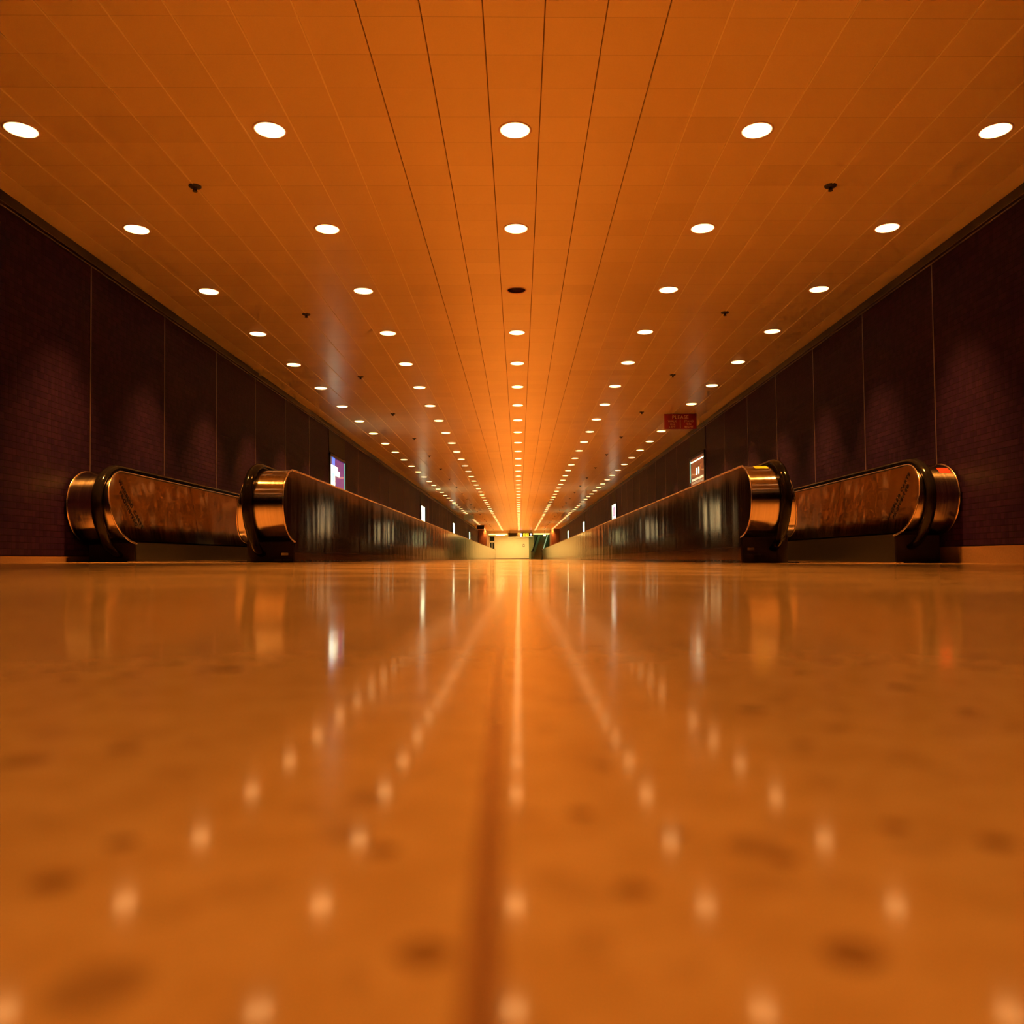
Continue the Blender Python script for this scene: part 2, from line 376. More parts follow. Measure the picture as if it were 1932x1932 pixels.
# ---------------------------------------------------------------- walls
for s, side in ((-1, 'left'), (1, 'right')):
    def bx(a, b, *r): return B1(min(s * a, s * b), max(s * a, s * b), *r)
    zf = floor_z(s * WX) - 0.03
    tag(obj('wall_' + side, bx(WX, WX + 0.2, Y0, 87.0, 0.115, 3.05), M_WALL), kind='structure')
    tag(obj('baseboard_' + side, bx(WX - 0.012, WX + 0.19, Y0, 86.99, zf, 0.108), M_BASE), kind='structure')
    n = 3 if s < 0 else 4
    tag(obj('trim_%d' % n, bx(WX + 0.03, WX + 0.22, Y0, 86.99, 3.056, HC - 0.004), M_CORN), kind='structure')
    bm = bx(WX - 0.008, WX + 0.21, Y0, 86.99, 3.045, 3.056); box(bm, min(s * (WX - 0.004), s * (WX + 0.2)), max(s * (WX - 0.004), s * (WX + 0.2)), Y0, 86.98, 3.085, 3.091)
    tag(obj('trim_%d' % (n + 2), bm, M_JOINT), kind='structure')
    bm = bx(WX + 0.02, WX + 0.2, Y0, 86.99, 0.108, 0.116)
    tag(obj('trim_%d' % (n + 4), bm, M_BLACK), kind='structure')
    bm = bmesh.new()                                 # metal strips in the vertical joints of the tiling
    for k in range(-9, 46):
        y = J1 + JP * k
        box(bm, min(s * (WX - 0.004), s * (WX + 0.1)), max(s * (WX - 0.004), s * (WX + 0.1)), y - 0.007, y + 0.007, 0.12, 3.045)
    tag(obj('trim_%d' % (n + 6), bm, M_JOINT), kind='structure')
    # piers that narrow the far end
    tag(obj('wall_far_pier_' + side, bx(3.46, WX + 0.2, 87.0, 87.3, -0.1, HC), M_MAROON), kind='structure')
    tag(obj('wall_far_return_' + side, bx(3.46, 3.62, 87.301, 92.0 if s > 0 else 95.0, -0.1, HC - 0.01), M_WOOD), kind='structure')
tag(obj('wall_back', B1(-4.6, 4.6, Y0 - 0.2, Y0, -0.2, HC + 0.3), M_WALL), kind='structure')

# far hall
tag(obj('wall_far', B1(-2.80, 1.14, 95.0, 95.2, -0.1, 2.78), M_CREAM), kind='structure')
tag(obj('wall_far_corner', B1(1.14, 1.75, 95.0, 95.2, -0.1, 4.6), M_GREEN), kind='structure')
tag(obj('baseboard_far', B1(-2.80, 1.14, 94.975, 95.0, -0.02, 0.10), M_BASE), kind='structure')
tag(obj('trim_11', B1(-3.6, 3.62, 91.0, 91.25, 2.74, HC + 0.3), M_CREAM), kind='structure')          # bulkhead
tag(obj('trim_12', B1(-3.6, 1.3, 91.25, 95.3, 2.78, 2.9), M_CREAM), kind='structure')               # low hall ceiling
tag(obj('wall_hall_back', B1(1.2, 5.2, 99.3, 99.5, -0.1, 5.2), M_GREEN), kind='structure')
tag(obj('wall_hall_right', B1(5.0, 5.2, 92.0, 99.3, -0.1, 5.2), M_GREEN), kind='structure')
tag(obj('wall_hall_front', B1(3.62, 5.2, 91.8, 92.0, -0.1, 5.2), M_GREEN), kind='structure')
tag(obj('wall_hall_left', B1(1.14, 1.2, 95.2, 99.3, -0.1, 5.2), M_GREEN), kind='structure')
tag(obj('trim_13', B1(1.14, 5.2, 91.25, 99.5, 5.0, 5.2), M_GREEN), kind='structure')
# glazed door left of the far wall
dr = empty('door_1', (-3.12, 95.0, 0)); tag(dr, kind='structure')
bm = bmesh.new()
for x0, x1, z0, z1 in ((-3.46, -3.36, 0, 2.78), (-3.17, -3.09, 0, 2.0), (-2.86, -2.80, 0, 2.78), (-3.46, -2.80, 1.98, 2.14), (-3.46, -2.80, 2.68, 2.78), (-3.46, -2.80, 0, 0.15)):
    box(bm, x0, x1, 95.0, 95.08, z0, z1)
obj('door_frame', rel(bm, dr), M_WHITE, dr); obj('door_glass', rel(B1(-3.38, -2.84, 95.06, 95.075, 0.05, 2.72), dr), M_GLASS, dr)
obj('door_handle', rel(B1(-3.16, -3.12, 94.95, 95.0, 0.9, 1.2), dr), M_DARK, dr)
tag(obj('wall_far_left', B1(-3.7, -2.7, 95.21, 95.4, -0.1, 2.9), M_BLACK), kind='structure')

# ---------------------------------------------------------------- downlights
def lamp_meshes():
    ring = bmesh.new(); lathe(ring, [(0.107, 0.010), (0.108, -0.003), (0.112, -0.0045), (0.120, -0.0045), (0.124, -0.002), (0.124, 0.0005)], 36)
    lens = bmesh.new(); rs = lathe(lens, [(0.1075, -0.001), (0.105, -0.006), (0.094, -0.0095), (0.07, -0.012), (0.04, -0.0132), (0.012, -0.0136)], 36); lens.faces.new(rs[-1])
    bmesh.ops.recalc_face_normals(lens, faces=lens.faces[:])
    for f in lens.faces: f.smooth = True
    return ring, lens
root0 = empty('recessed_downlight', (0, 0, HC))
rbm, lbm = lamp_meshes()
obj('trim_ring', rbm, M_RING, root0, True); obj('lens', lbm, M_LENS, root0, True)
BEAM = {}
for pw in sorted({row_power(i, j) for i in range(-3, 50) for j in range(-2, 3)}):
    ld = bpy.data.lights.new('lamp_beam', 'AREA'); ld.shape = 'DISK'; ld.size = 0.17; ld.energy = LAMP_W * pw; ld.color = LAMP_C
    ld.spread = LAMP_SPREAD; BEAM[pw] = ld
lo = bpy.data.objects.new('lamp_beam', ld); COL.objects.link(lo); lo.parent = root0; lo.location = (0, 0, -0.0155)
ROW = {-2: 'leftmost row', -1: 'row just left of centre', 0: 'centre row', 1: 'row just right of centre', 2: 'rightmost row'}
first = True
for i, y in lamp_ys():
    for j in range(-2, 3):
        if i == 2 and j == 0:
            continue
        o = root0 if first else copy_tree(root0); first = False
        o.location = (1.8 * j, y, HC)
        for ch in o.children:
            if ch.type == 'LIGHT': ch.data = BEAM[row_power(i, j)]
        if i >= 0:
            lab = 'lit round downlight, %s from the camera in the %s' % (ordinal(i + 1), ROW[j])
        else:
            lab = 'lit round downlight nearer than the frame, %s before it, %s' % (ordinal(-i), ROW[j])
        tag(o, lab, 'ceiling light', 'round recessed downlights in five rows')
# the burnt-out one: an open can with a fluted reflector
d = empty('recessed_downlight', (0, L1 + 2 * LP, HC))
tag(d, 'unlit dark round downlight, the only one without a glow, third in the centre row', 'ceiling light', 'round recessed downlights in five rows')
bm = bmesh.new(); lathe(bm, [(0.104, 0.016), (0.106, 0.0), (0.110, -0.005), (0.119, -0.006), (0.124, -0.003), (0.124, 0.0005)], 36); obj('trim_ring', bm, M_RING, d, True)
bm = bmesh.new(); rs = lathe(bm, [(0.105, 0.002), (0.10, 0.05), (0.085, 0.11), (0.05, 0.16)], 20); bm.faces.new(rs[-1]); obj('reflector', bm, simple('can_reflector', (0.42, 0.32, 0.28), 0.22, 1.0, 0.1, 20), d)
bm = bmesh.new(); bmesh.ops.create_uvsphere(bm, u_segments=20, v_segments=12, radius=0.04, matrix=Matrix.Translation((0, 0, 0.09))); cyl(bm, (0, 0, 0.135), 0.016, 0.05, 16); obj('bulb', bm, M_DARK, d, True)

# ---------------------------------------------------------------- sprinklers
sp0 = empty('ceiling_sprinkler', (0, 0, HC))
bm = bmesh.new(); rs = lathe(bm, [(0.052, 0.0), (0.052, -0.004), (0.045, -0.012), (0.02, -0.016), (0.016, -0.016)], 24); bm.faces.new(rs[-1]); obj('escutcheon', bm, M_SPR, sp0, True)
bm = bmesh.new(); cyl(bm, (0, 0, -0.024), 0.011, 0.02, 14)
for sx in (-1, 1):
    box(bm, sx * 0.012 - 0.003, sx * 0.012 + 0.003, -0.004, 0.004, -0.043, -0.02)
obj('frame_arms', bm, M_SPR, sp0)
bm = bmesh.new(); cyl(bm, (0, 0, -0.044), 0.020, 0.003, 20); cyl(bm, (0, 0, -0.038), 0.005, 0.012, 10); obj('deflector', bm, M_SPR, sp0)
for k in range(23):
    for s in (-1, 1):
        o = sp0 if (k == 0 and s == -1) else copy_tree(sp0)
        o.location = (s * 2.70, 6.845 + 3.595 * k, HC)
        tag(o, 'black ceiling sprinkler, %s from the camera in the %s line' % (ordinal(k + 1), 'left' if s < 0 else 'right'),
            'sprinkler', 'sprinklers in two lines on the ceiling')

# ---------------------------------------------------------------- moving walkways
YEND = 79.0; DECK = 0.952
PROF = [(8.42, 0.952), (8.30, 0.953), (8.20, 0.952), (8.134, 0.944), (8.07, 0.926), (8.01, 0.899), (7.955, 0.862), (7.90, 0.812), (7.862, 0.762), (7.835, 0.70), (7.82, 0.625),
        (7.828, 0.55), (7.85, 0.475), (7.885, 0.41), (7.935, 0.352), (7.985, 0.312), (8.05, 0.278), (8.12, 0.253), (8.20, 0.236), (8.24, 0.232)]
def offs(path, d):
    out = []
    for i, p in enumerate(path):
        a = path[max(0, i - 1)]; b = path[min(len(path) - 1, i + 1)]
        t = Vector((b[0] - a[0], b[1] - a[1])).normalized(); n = Vector((t.y, -t.x))
        if i == 0: n = Vector((0, 1))
        if n.y < 0 and i < 3: n = -n
        out.append((p[0] + n.x * d, p[1] + n.y * d))
    return out
_t = offs(PROF, -0.03)
OUT = offs(PROF, 1.0)
SGN = 1 if OUT[10][0] < PROF[10][0] else -1           # which way is outward at the nose
def off(dd): 
    o = offs(PROF, SGN * dd); o[0] = (PROF[0][0], PROF[0][1] + dd); o[1] = (PROF[1][0], PROF[1][1] + dd); return o
def walkway(s, side):
    root = empty('moving_walkway', (s * 3.27, 43.0, 0.0))
    o_ = Vector(root.location)
    def add(name, bm, mat, parent=root, smooth=False): return obj(name, rel(bm, root), mat, parent, smooth)
    for where, xo, xwm, bx_ in (('corridor', 2.25, 2.67, 2.58), ('wall', 4.285, 3.883, 3.99)):
        sg = 1 if xwm > xo else -1                    # direction from the outer face to the walkway face
        xw = lambda z: xwm - sg * -1 * (z - 0.6) * -0.175   # leaning face
        def XW(z): return xwm - sg * (z - 0.6) * 0.175 if where == 'corridor' else xwm + (z - 0.6) * 0.175
        # balustrade body: newel drum wrapped in brushed steel with the deck cover behind it
        bm = bmesh.new()
        a = [bm.verts.new((s * (xo + sg * 0.006), y, z)) for y, z in PROF]; b = [bm.verts.new((s * (XW(z) - sg * 0.006), y, z)) for y, z in PROF]
        for i in range(len(PROF) - 1): bm.faces.new((a[i], a[i + 1], b[i + 1], b[i]))
        bmesh.ops.recalc_face_normals(bm, faces=bm.faces[:])
        drum = add('newel_end', bm, M_DRUM, smooth=True)
        drum['label'] = 'rounded brushed steel newel end'
        bm = bmesh.new(); xs = sorted((s * (xo + sg * 0.006), s * (XW(DECK) - sg * 0.006)))
        box(bm, xs[0], xs[1], 8.42, YEND, DECK - 0.012, DECK); add('deck_cover', bm, M_DARK)
        # rounded lips along both faces
        for xx, nm in ((lambda z: xo, 'edge_lip'), (XW, 'edge_lip')):
            pts = [(s * xx(DECK), YEND, DECK - 0.004)] + [(s * xx(z), y, z - (0.004 if i < 3 else 0)) for i, (y, z) in enumerate(PROF)]
            add(nm, tube(bmesh.new(), pts, 0.008, 0.010, 8), M_TRIM, smooth=True)
        # faces split in panels
        for face in ('outer', 'inner'):
            if where == 'wall' and face == 'outer': continue
            fx = (lambda z: xo + sg * 0.004) if face == 'outer' else (lambda z: XW(z) - sg * 0.004)
            zb = 0.135 if face == 'outer' else 0.262
            prof = off(-0.012)
            j0 = 8.168; ends = [j0 + 1.71 * k for k in range(1, 42)]
            bm = bmesh.new()
            nose = [(y, z) for y, z in prof if y < 8.235]
            pts = [(ends[0] - 0.004, DECK - 0.014)] + nose + ([(8.235, 0.22), (8.235, zb), (ends[0] - 0.004, zb)] if face == 'outer' else [(8.26, zb), (ends[0] - 0.004, zb)])
            if face == 'inner': pts = [p for p in pts if p[1] >= zb - 0.012]
            dx = -s * sg * 0.0 
            vs = [bm.verts.new((s * fx(z), y, z)) for y, z in pts]; bm.faces.new(vs)
            bmesh.ops.triangulate(bm, faces=bm.faces[:])
            add('side_panel', bm, M_PANEL if face == 'outer' else M_PANEL2)
            for k in range(len(ends)):
                y0 = ends[k] + 0.004; y1 = (ends[k + 1] - 0.004) if k + 1 < len(ends) else YEND
                if y0 >= YEND: break
                y1 = min(y1, YEND)
                bm = bmesh.new(); bm.faces.new([bm.verts.new((s * fx(z), y, z)) for y, z in ((y0, zb), (y1, zb), (y1, DECK - 0.014), (y0, DECK - 0.014))])
                add('side_panel', bm, M_PANEL if face == 'outer' else M_PANEL2)
        # base: dark core that carries the panels, skirts either side
        bm = bmesh.new()
        xs = sorted((s * (xo + sg * 0.010), s * (XW(0.22) - sg * 0.02)))
        box(bm, xs[0], xs[1], 8.235, YEND, -0.10, 0.235); add('base', bm, M_DARK)
        xs = sorted((s * (xo + sg * 0.012), s * (XW(0.9) - sg * 0.03)))
        add('core', B1(xs[0], xs[1], 8.30, YEND - 0.01, 0.2, DECK - 0.015), M_BLACK)
        if where == 'corridor':
            xs = sorted((s * xo, s * (xo + sg * 0.008)))
            sk = add('kick_plate', B1(xs[0], xs[1], 8.235, YEND, -0.02 if s < 0 else -0.06, 0.132), M_PANEL)
            bm = bmesh.new(); y = 8.30
            while y < 30:
                xs = sorted((s * (xo - 0.001), s * (xo + 0.005)))
                zz = 0.036 if s < 0 else -0.012
                box(bm, xs[0], xs[1], y, y + 0.085, zz, zz + 0.011); y += 0.165
            v = add('vent_slots', bm, M_BLACK, sk); v['kind'] = 'stuff'
            # front plate with inlet, label and slots
            xs = sorted((s * (xo + 0.01), s * (xwm - 0.02)))
            pl = add('front_plate', B1(xs[0], xs[1], 8.222, 8.236, -0.08, 0.232), M_DARK)
            for u0, u1, z0, z1, mm in ((0.06, 0.13, 0.10, 0.125, M_TRIM), (0.03, 0.11, 0.045, 0.062, M_BLACK), (0.13, 0.20, 0.045, 0.062, M_BLACK)):
                xs = sorted((s * (xo + u0), s * (xo + u1))); add('vent_slot' if mm is M_BLACK else 'rating_plate', B1(xs[0], xs[1], 8.219, 8.223, z0, z1), mm, pl)
        else:
            xs = sorted((s * (XW(0.22) + 0.015), s * (xo - 0.004)))
            add('front_plate', B1(xs[0], xs[1], 8.222, 8.236, -0.1, 0.232), M_DARK)
            xs = sorted((s * (xo - 0.006), s * xo))
            add('side_cover', B1(xs[0], xs[1], 8.24, YEND, 0.14, 0.94), M_DRUM)
            bm = bmesh.new(); bm.faces.new([bm.verts.new((s * (xo - 0.003), y, z)) for y, z in off(-0.008)]); bmesh.ops.triangulate(bm, faces=bm.faces[:]); add('end_cheek', bm, M_DRUM)
        # skirt on the walkway side
        xs = sorted((s * (XW(0.24) - sg * 0.006), s * (XW(0.24) - sg * 0.02)))
        add('skirt', B1(xs[0], xs[1], 8.24, YEND, -0.08, 0.245), M_DARK)
        # rubber handrail
        op = off(0.034)
        path = [(YEND - 0.3, DECK + 0.034), (40, DECK + 0.034), (20, DECK + 0.034), (12, DECK + 0.034), (9.2, DECK + 0.034)] + op[:15] + [(7.95, 0.27), (8.02, 0.205), (8.11, 0.155), (8.21, 0.12), (8.30, 0.10)]
        hr = add('handrail', tube(bmesh.new(), [(s * bx_, y, z) for y, z in path], 0.050, 0.031, 14), M_RUB, smooth=True)
        # guide under the handrail
        path = [(YEND - 0.3, DECK + 0.006), (9.2, DECK + 0.006)] + off(0.004)[:16]
        add('handrail_guide', tube(bmesh.new(), [(s * bx_, y, z) for y, z in path], 0.034, 0.008, 6), M_DARK, smooth=True)
        # far end plate
        xs = sorted((s * xo, s * XW(0.6)))
        add('end_plate', B1(xs[0], xs[1], YEND, YEND + 0.02, -0.1, DECK), M_DRUM)
    # pallets, comb and landing plate follow the floor
    def slope(bm):
        for v in bm.verts: v.co.z += floor_z(v.co.x)
        return bm
    bm = bmesh.new(); y = 9.6
    xs = sorted((s * 2.76, s * 3.80))
    while y < 40:
        box(bm, xs[0], xs[1], y, y + 0.385, 0.002, 0.014); y += 0.4
    box(bm, xs[0], xs[1], y, YEND - 1, 0.002, 0.014)
    add('pallet_band', slope(bm), M_BELT)
    add('landing_plate', slope(B1(xs[0], xs[1], 8.0, 9.35, 0.001, 0.010)), M_DRUM)
    bm = bmesh.new(); n = 34
    for k in range(n):
        x = xs[0] + (xs[1] - xs[0]) * (k + 0.5) / n; box(bm, x - 0.008, x + 0.008, 9.35, 9.58, 0.002, 0.018)
    box(bm, xs[0], xs[1], 9.33, 9.38, 0.002, 0.018)
    add('comb_plate', slope(bm), M_TRIM)
    # stencilled warning on the wall-side face
    t = bmesh.new()
    for k, line in enumerate(('WHEELED CARTS', 'PROHIBITED')):
        tb = text_bm(line, 0.064, 1.18, 0.0004, 0.0010)
        me = bpy.data.meshes.new('x'); bmesh.ops.translate(tb, verts=tb.verts[:], vec=(0.0, 0.042 - 0.084 * k, 0)); tb.to_mesh(me); tb.free(); t.from_mesh(me); bpy.data.meshes.remove(me)
    # text plane: u along the slanted line, v across; left machine reads down and away, right one up and towards us
    cy, cz, ang = 8.235, 0.60, math.radians(54)
    for v in t.verts:
        u, vv, ww = v.co
        if s < 0: dy, dz = u * math.cos(ang) + vv * math.sin(ang), -u * math.sin(ang) + vv * math.cos(ang)
        else: dy, dz = -u * math.cos(ang) + vv * math.sin(ang), u * math.sin(ang) + vv * math.cos(ang)
        z = cz + dz; x = 3.883 + (z - 0.6) * 0.175 + 0.001 + (-ww)
        v.co = Vector((s * x, cy + dy, z))
    lt = add('warning_text', t, M_INK); lt['label'] = 'dark stencilled words WHEELED CARTS PROHIBITED'
    if s > 0:
        def sticker(x0, x1, i0, fr0, fr1, mm, nm):
            bm = bmesh.new(); p = off(0.002); n = 5; vs = []
            for k in range(n + 1):
                f = fr0 + (fr1 - fr0) * k / n; i = int(f); u = f - i
                y = p[i][0] * (1 - u) + p[i + 1][0] * u; z = p[i][1] * (1 - u) + p[i + 1][1] * u
                vs.append((bm.verts.new((x0, y, z)), bm.verts.new((x1, y, z))))
            for a, b in zip(vs, vs[1:]): bm.faces.new((a[0], a[1], b[1], b[0]))
            add(nm, bm, mm)['label'] = nm.replace('_', ' ')
        sticker(2.35, 2.485, 0, 3.2, 4.7, M_YEL, 'yellow_sticker')
        sticker(4.15, 4.262, 0, 5.2, 6.5, M_REDST, 'red_sticker')
    return root
wl = walkway(-1, 'left'); tag(wl, 'long stainless moving walkway with black rubber handrails running along the left wall', 'moving walkway', 'moving walkways on either side of the corridor')
wr = walkway(1, 'right'); tag(wr, 'long stainless moving walkway with yellow and red stickers on its newels, along the right wall', 'moving walkway', 'moving walkways on either side of the corridor')

# ---------------------------------------------------------------- light boxes on the walls
E_CREAM = emis('box_cream', (0.85, 1.0, 0.50), 2.6)
E_WHITE = emis('box_white', (0.90, 1.0, 0.60), 2.6)
E_PUR = emis('box_purple', (0.055, 0.018, 0.14), 1.0)
E_BLUE = emis('box_blue', (0.03, 0.20, 0.85), 1.0)
E_CYAN = emis('box_cyan', (0.35, 0.85, 1.0), 1.4)
E_BROWN = emis('box_brown', (0.105, 0.028, 0.014), 1.0)
E_TEXT = emis('box_text', (0.85, 0.75, 0.40), 1.0)
E_GREEN = emis('box_green', (0.35, 0.85, 0.55), 0.7)
E_PIC = emis('box_picture', (0.25, 0.28, 0.50), 1.0)
E_TAN = emis('box_tan', (0.85, 0.62, 0.30), 1.6)
def rounded(bm, y0, y1, z0, z1, x, mi):
    f = bm.faces.new([bm.verts.new((x, y, z)) for y, z in ((y0, z0), (y1, z0), (y1, z1), (y0, z1))]); f.material_index = mi
def light_box(s, k, design, label):
    y0 = J1 + JP * k; y1 = y0 + JP
    root = empty('advertising_light_box', (s * WX, (y0 + y1) / 2, 0.975))
    X = lambda dd: s * (WX - dd)
    def A(name, bm, mat, parent=root): return obj(name, rel(bm, root), mat, parent)
    def bb(d0, d1, *r): return B1(*sorted((X(d0), X(d1))), *r)
    bm = bmesh.new()
    for r in ((y0 + 0.01, y0 + 0.075, 0.975, 2.50), (y1 - 0.075, y1 - 0.01, 0.975, 2.50), (y0 + 0.01, y1 - 0.01, 0.975, 1.03), (y0 + 0.01, y1 - 0.01, 2.44, 2.50)):
        box(bm, *sorted((X(0.0), X(0.04))), *r)
    A('frame', bm, M_BLACK)
    A('header_panel', bb(0.0, 0.012, y0 + 0.01, y1 - 0.01, 2.53, 3.04), M_DARK)
    ya, yb, za, zb = y0 + 0.075, y1 - 0.075, 1.03, 2.44
    L = lambda u: ya + (yb - ya) * u; Zz = lambda v: za + (zb - za) * v     # u from the near edge, v from the bottom
    mats = {'purple': [E_PUR, E_CREAM, E_BLUE, E_CYAN, E_GREEN], 'brown': [E_BROWN, E_WHITE, E_TEXT, E_GREEN], 'white': [E_WHITE, E_TAN], 'cream': [E_CREAM, E_TAN],
            'picture': [E_WHITE, E_PIC, E_TAN]}[design]
    bm = bmesh.new()
    xs = sorted((X(0.008), X(0.020)))
    box(bm, xs[0], xs[1], ya, yb, za, zb)
    A('screen', bm, mats[0])
    def shape(name, rects, mat, dd=0.022):
        bm = bmesh.new()
        for u0, u1, v0, v1 in rects:
            box(bm, *sorted((X(0.019), X(dd))), L(u0), L(u1), Zz(v0), Zz(v1))
        A(name, bm, mat)
    if design == 'purple':
        shape('white_band', [(0.0, 0.31, 0.0, 0.87)], E_WHITE)
        shape('blue_band', [(0.12, 0.31, 0.872, 1.0)], E_BLUE)
        shape('cyan_band', [(0.12, 0.29, 0.60, 0.79)], E_CYAN, 0.0235)
        shape('white_blocks', [(0.0, 0.50, 0.755, 0.865), (0.26, 0.62, 0.715, 0.80)], E_WHITE, 0.025)
        shape('green_edge', [(0.965, 1.0, 0.0, 1.0)], E_GREEN)
        shape('specks', [(0.02, 0.06, 0.885 + 0.013 * i, 0.891 + 0.013 * i) for i in range(9)], E_GREEN)
    elif design == 'brown':
        shape('white_strip', [(0.03, 0.95, 0.935, 0.955)], E_WHITE)
        shape('figures', [(0.36, 0.43, 0.70, 0.785), (0.50, 0.57, 0.70, 0.785), (0.37, 0.42, 0.79, 0.815), (0.51, 0.56, 0.79, 0.815)], E_WHITE)
        rr = []
        for row, (v0, v1) in enumerate(((0.61, 0.65), (0.50, 0.54))):
            u = 0.08
            while u < 0.88:
                wd = random.uniform(0.02, 0.045); rr.append((u, u + wd, v0, v1 - random.choice((0, 0.01)))); u += wd + 0.014
        shape('lettering', rr, E_TEXT)
        shape('thin_rules', [(0.08, 0.9, 0.583, 0.587), (0.08, 0.9, 0.563, 0.567)], E_TEXT)
        shape('green_edge', [(0.97, 1.0, 0.60, 0.98)], E_GREEN)
    elif design == 'picture':
        shape('picture_shapes', [(0.15, 0.75, 0.62, 0.92), (0.30, 0.60, 0.40, 0.60)], E_PIC)
        shape('tan_shapes', [(0.1, 0.5, 0.30, 0.42), (0.55, 0.85, 0.15, 0.34), (0.6, 0.9, 0.5, 0.58)], E_TAN)
    else:
        shape('tan_column', [(0.0, 0.22, 0.2, 0.8)], E_TAN)
    tag(root, label, 'light box', 'advertising light boxes on the walls')
light_box(-1, 6, 'purple', 'large backlit poster with purple field and white blocks, nearest on the left wall')
light_box(1, 6, 'brown', 'backlit brown poster with two white figures and text lines, nearest on the right wall')
light_box(-1, 16, 'white', 'glowing white light box, second along the left wall')
light_box(1, 16, 'picture', 'glowing light box with blue and tan picture, second along the right wall')
light_box(-1, 26, 'white', 'glowing white light box, third along the left wall')
light_box(1, 26, 'white', 'glowing white light box, third along the right wall')
light_box(-1, 36, 'cream', 'narrow glowing light box, farthest on the left wall')
light_box(1, 36, 'cream', 'narrow yellowish light box, farthest on the right wall')

# ---------------------------------------------------------------- hanging signs
def sign_red():
    r = empty('hanging_sign', (3.597, 17.91, 2.87)); X0, X1, Z0, Z1 = 3.24, 3.955, 2.87, HC - 0.001
    obj('board', rel(B1(X0, X1, 17.90, 17.925, Z0, Z1, bevel=0.003), r), M_RED, r)
    bm = bmesh.new()
    for (t, size, x, z) in (('PLEASE', 0.105, 3.597, 3.128), ('WALK', 0.062, 3.415, 3.042), ('ON', 0.062, 3.415, 2.974), ('LEFT', 0.062, 3.415, 2.912),
                            ('STAND', 0.062, 3.785, 3.042), ('ON', 0.062, 3.785, 2.974), ('RIGHT', 0.062, 3.785, 2.912)):
        tb = text_bm(t, size * 1.02, 1.12, 0.001, 0.0008)
        me = bpy.data.meshes.new('x'); 
        for v in tb.verts: v.co = Vector((x + v.co.x, 17.899 - v.co.z, z + v.co.y))
        tb.to_mesh(me); tb.free(); bm.from_mesh(me); bpy.data.meshes.remove(me)
    obj('lettering', rel(bm, r), M_LET, r)
    obj('divider_bar', rel(B1(3.588, 3.600, 17.897, 17.9, 2.885, 3.075), r), M_LET, r)
    tag(r, 'dark red sign reading PLEASE WALK ON LEFT STAND ON RIGHT hanging over right walkway', 'sign')
sign_red()
def sign_plain(x0, x1, y, mat, label):
    r = empty('hanging_sign', ((x0 + x1) / 2, y, 2.86))
    obj('board', rel(B1(x0, x1, y, y + 0.025, 2.86, HC - 0.001, bevel=0.003), r), mat, r)
    bm = bmesh.new(); box(bm, x0 - 0.008, x0, y - 0.004, y + 0.029, 2.855, HC - 0.001); box(bm, x1, x1 + 0.008, y - 0.004, y + 0.029, 2.855, HC - 0.001); box(bm, x0 - 0.008, x1 + 0.008, y - 0.004, y + 0.029, 2.852, 2.86)
    obj('frame', rel(bm, r), mat, r)
    tag(r, label, 'sign')
sign_plain(-3.86, -3.19, 57.7, M_GREY, 'blank sign board, green light put into its colour, hanging over left walkway, far down')
sign_plain(-3.88, -3.23, 75.8, M_DARK, 'small dark sign board hanging over left walkway, just before the far pier')
def direction_sign():
    y = 90.6; r = empty('direction_sign', (0.18, y, 2.49)); z0, z1 = 2.49, 2.93
    obj('box', rel(B1(-1.18, 1.53, y, y + 0.15, z0, z1, bevel=0.01), r), M_BLACK, r)
    obj('lit_edge', rel(B1(-1.18, 1.53, y + 0.02, y + 0.13, z0 - 0.035, z0 - 0.001), r), E_WARM, r)
    bm = bmesh.new()
    for x in (-1.0, 1.35): box(bm, x - 0.015, x + 0.015, y + 0.06, y + 0.09, z1, HC)
    obj('hanger', rel(bm, r), M_DARK, r)
    EW = emis('icon_white', (1.0, 0.95, 0.85), 1.6); EY = emis('icon_yellow', (1.0, 0.62, 0.02), 1.5)
    zc = (z0 + z1) / 2
    bm = bmesh.new(); cyl(bm, (0.24, y - 0.004, zc + 0.05), 0.12, 0.008, 20, axis='Y'); box(bm, 0.17, 0.31, y - 0.008, y, z0 + 0.02, zc - 0.03); obj('white_pictogram', rel(bm, r), EW, r)
    for x in (0.60, 0.95):
        bm = bmesh.new(); box(bm, x - 0.13, x + 0.13, y - 0.008, y - 0.001, z0 + 0.07, z1 - 0.05, bevel=0.003); obj('yellow_pictogram', rel(bm, r), EY, r)
    bm = bmesh.new()
    for k, x in enumerate((0.60, 0.95)):
        box(bm, x - 0.02, x + 0.02, y - 0.011, y - 0.008, zc - 0.10, zc + 0.06); box(bm, x - 0.06, x + 0.06, y - 0.011, y - 0.008, zc + 0.02, zc + 0.045)
    obj('pictogram_marks', rel(bm, r), M_BLACK, r)
    bm = bmesh.new(); box(bm, 1.30, 1.36, y - 0.008, y, z0 + 0.08, zc + 0.05)
    f = bm.faces.new([bm.verts.new(p) for p in ((1.19, y - 0.006, zc + 0.02), (1.47, y - 0.006, zc + 0.02), (1.33, y - 0.006, zc + 0.17))]); 
    ext = bmesh.ops.extrude_face_region(bm, geom=[f]); bmesh.ops.translate(bm, verts=[v for v in ext['geom'] if isinstance(v, bmesh.types.BMVert)], vec=(0, 0.006, 0))
    obj('white_arrow', rel(bm, r), EW, r)
    tag(r, 'black overhead direction sign with white arrow and two yellow pictograms, before the far wall', 'sign')
direction_sign()

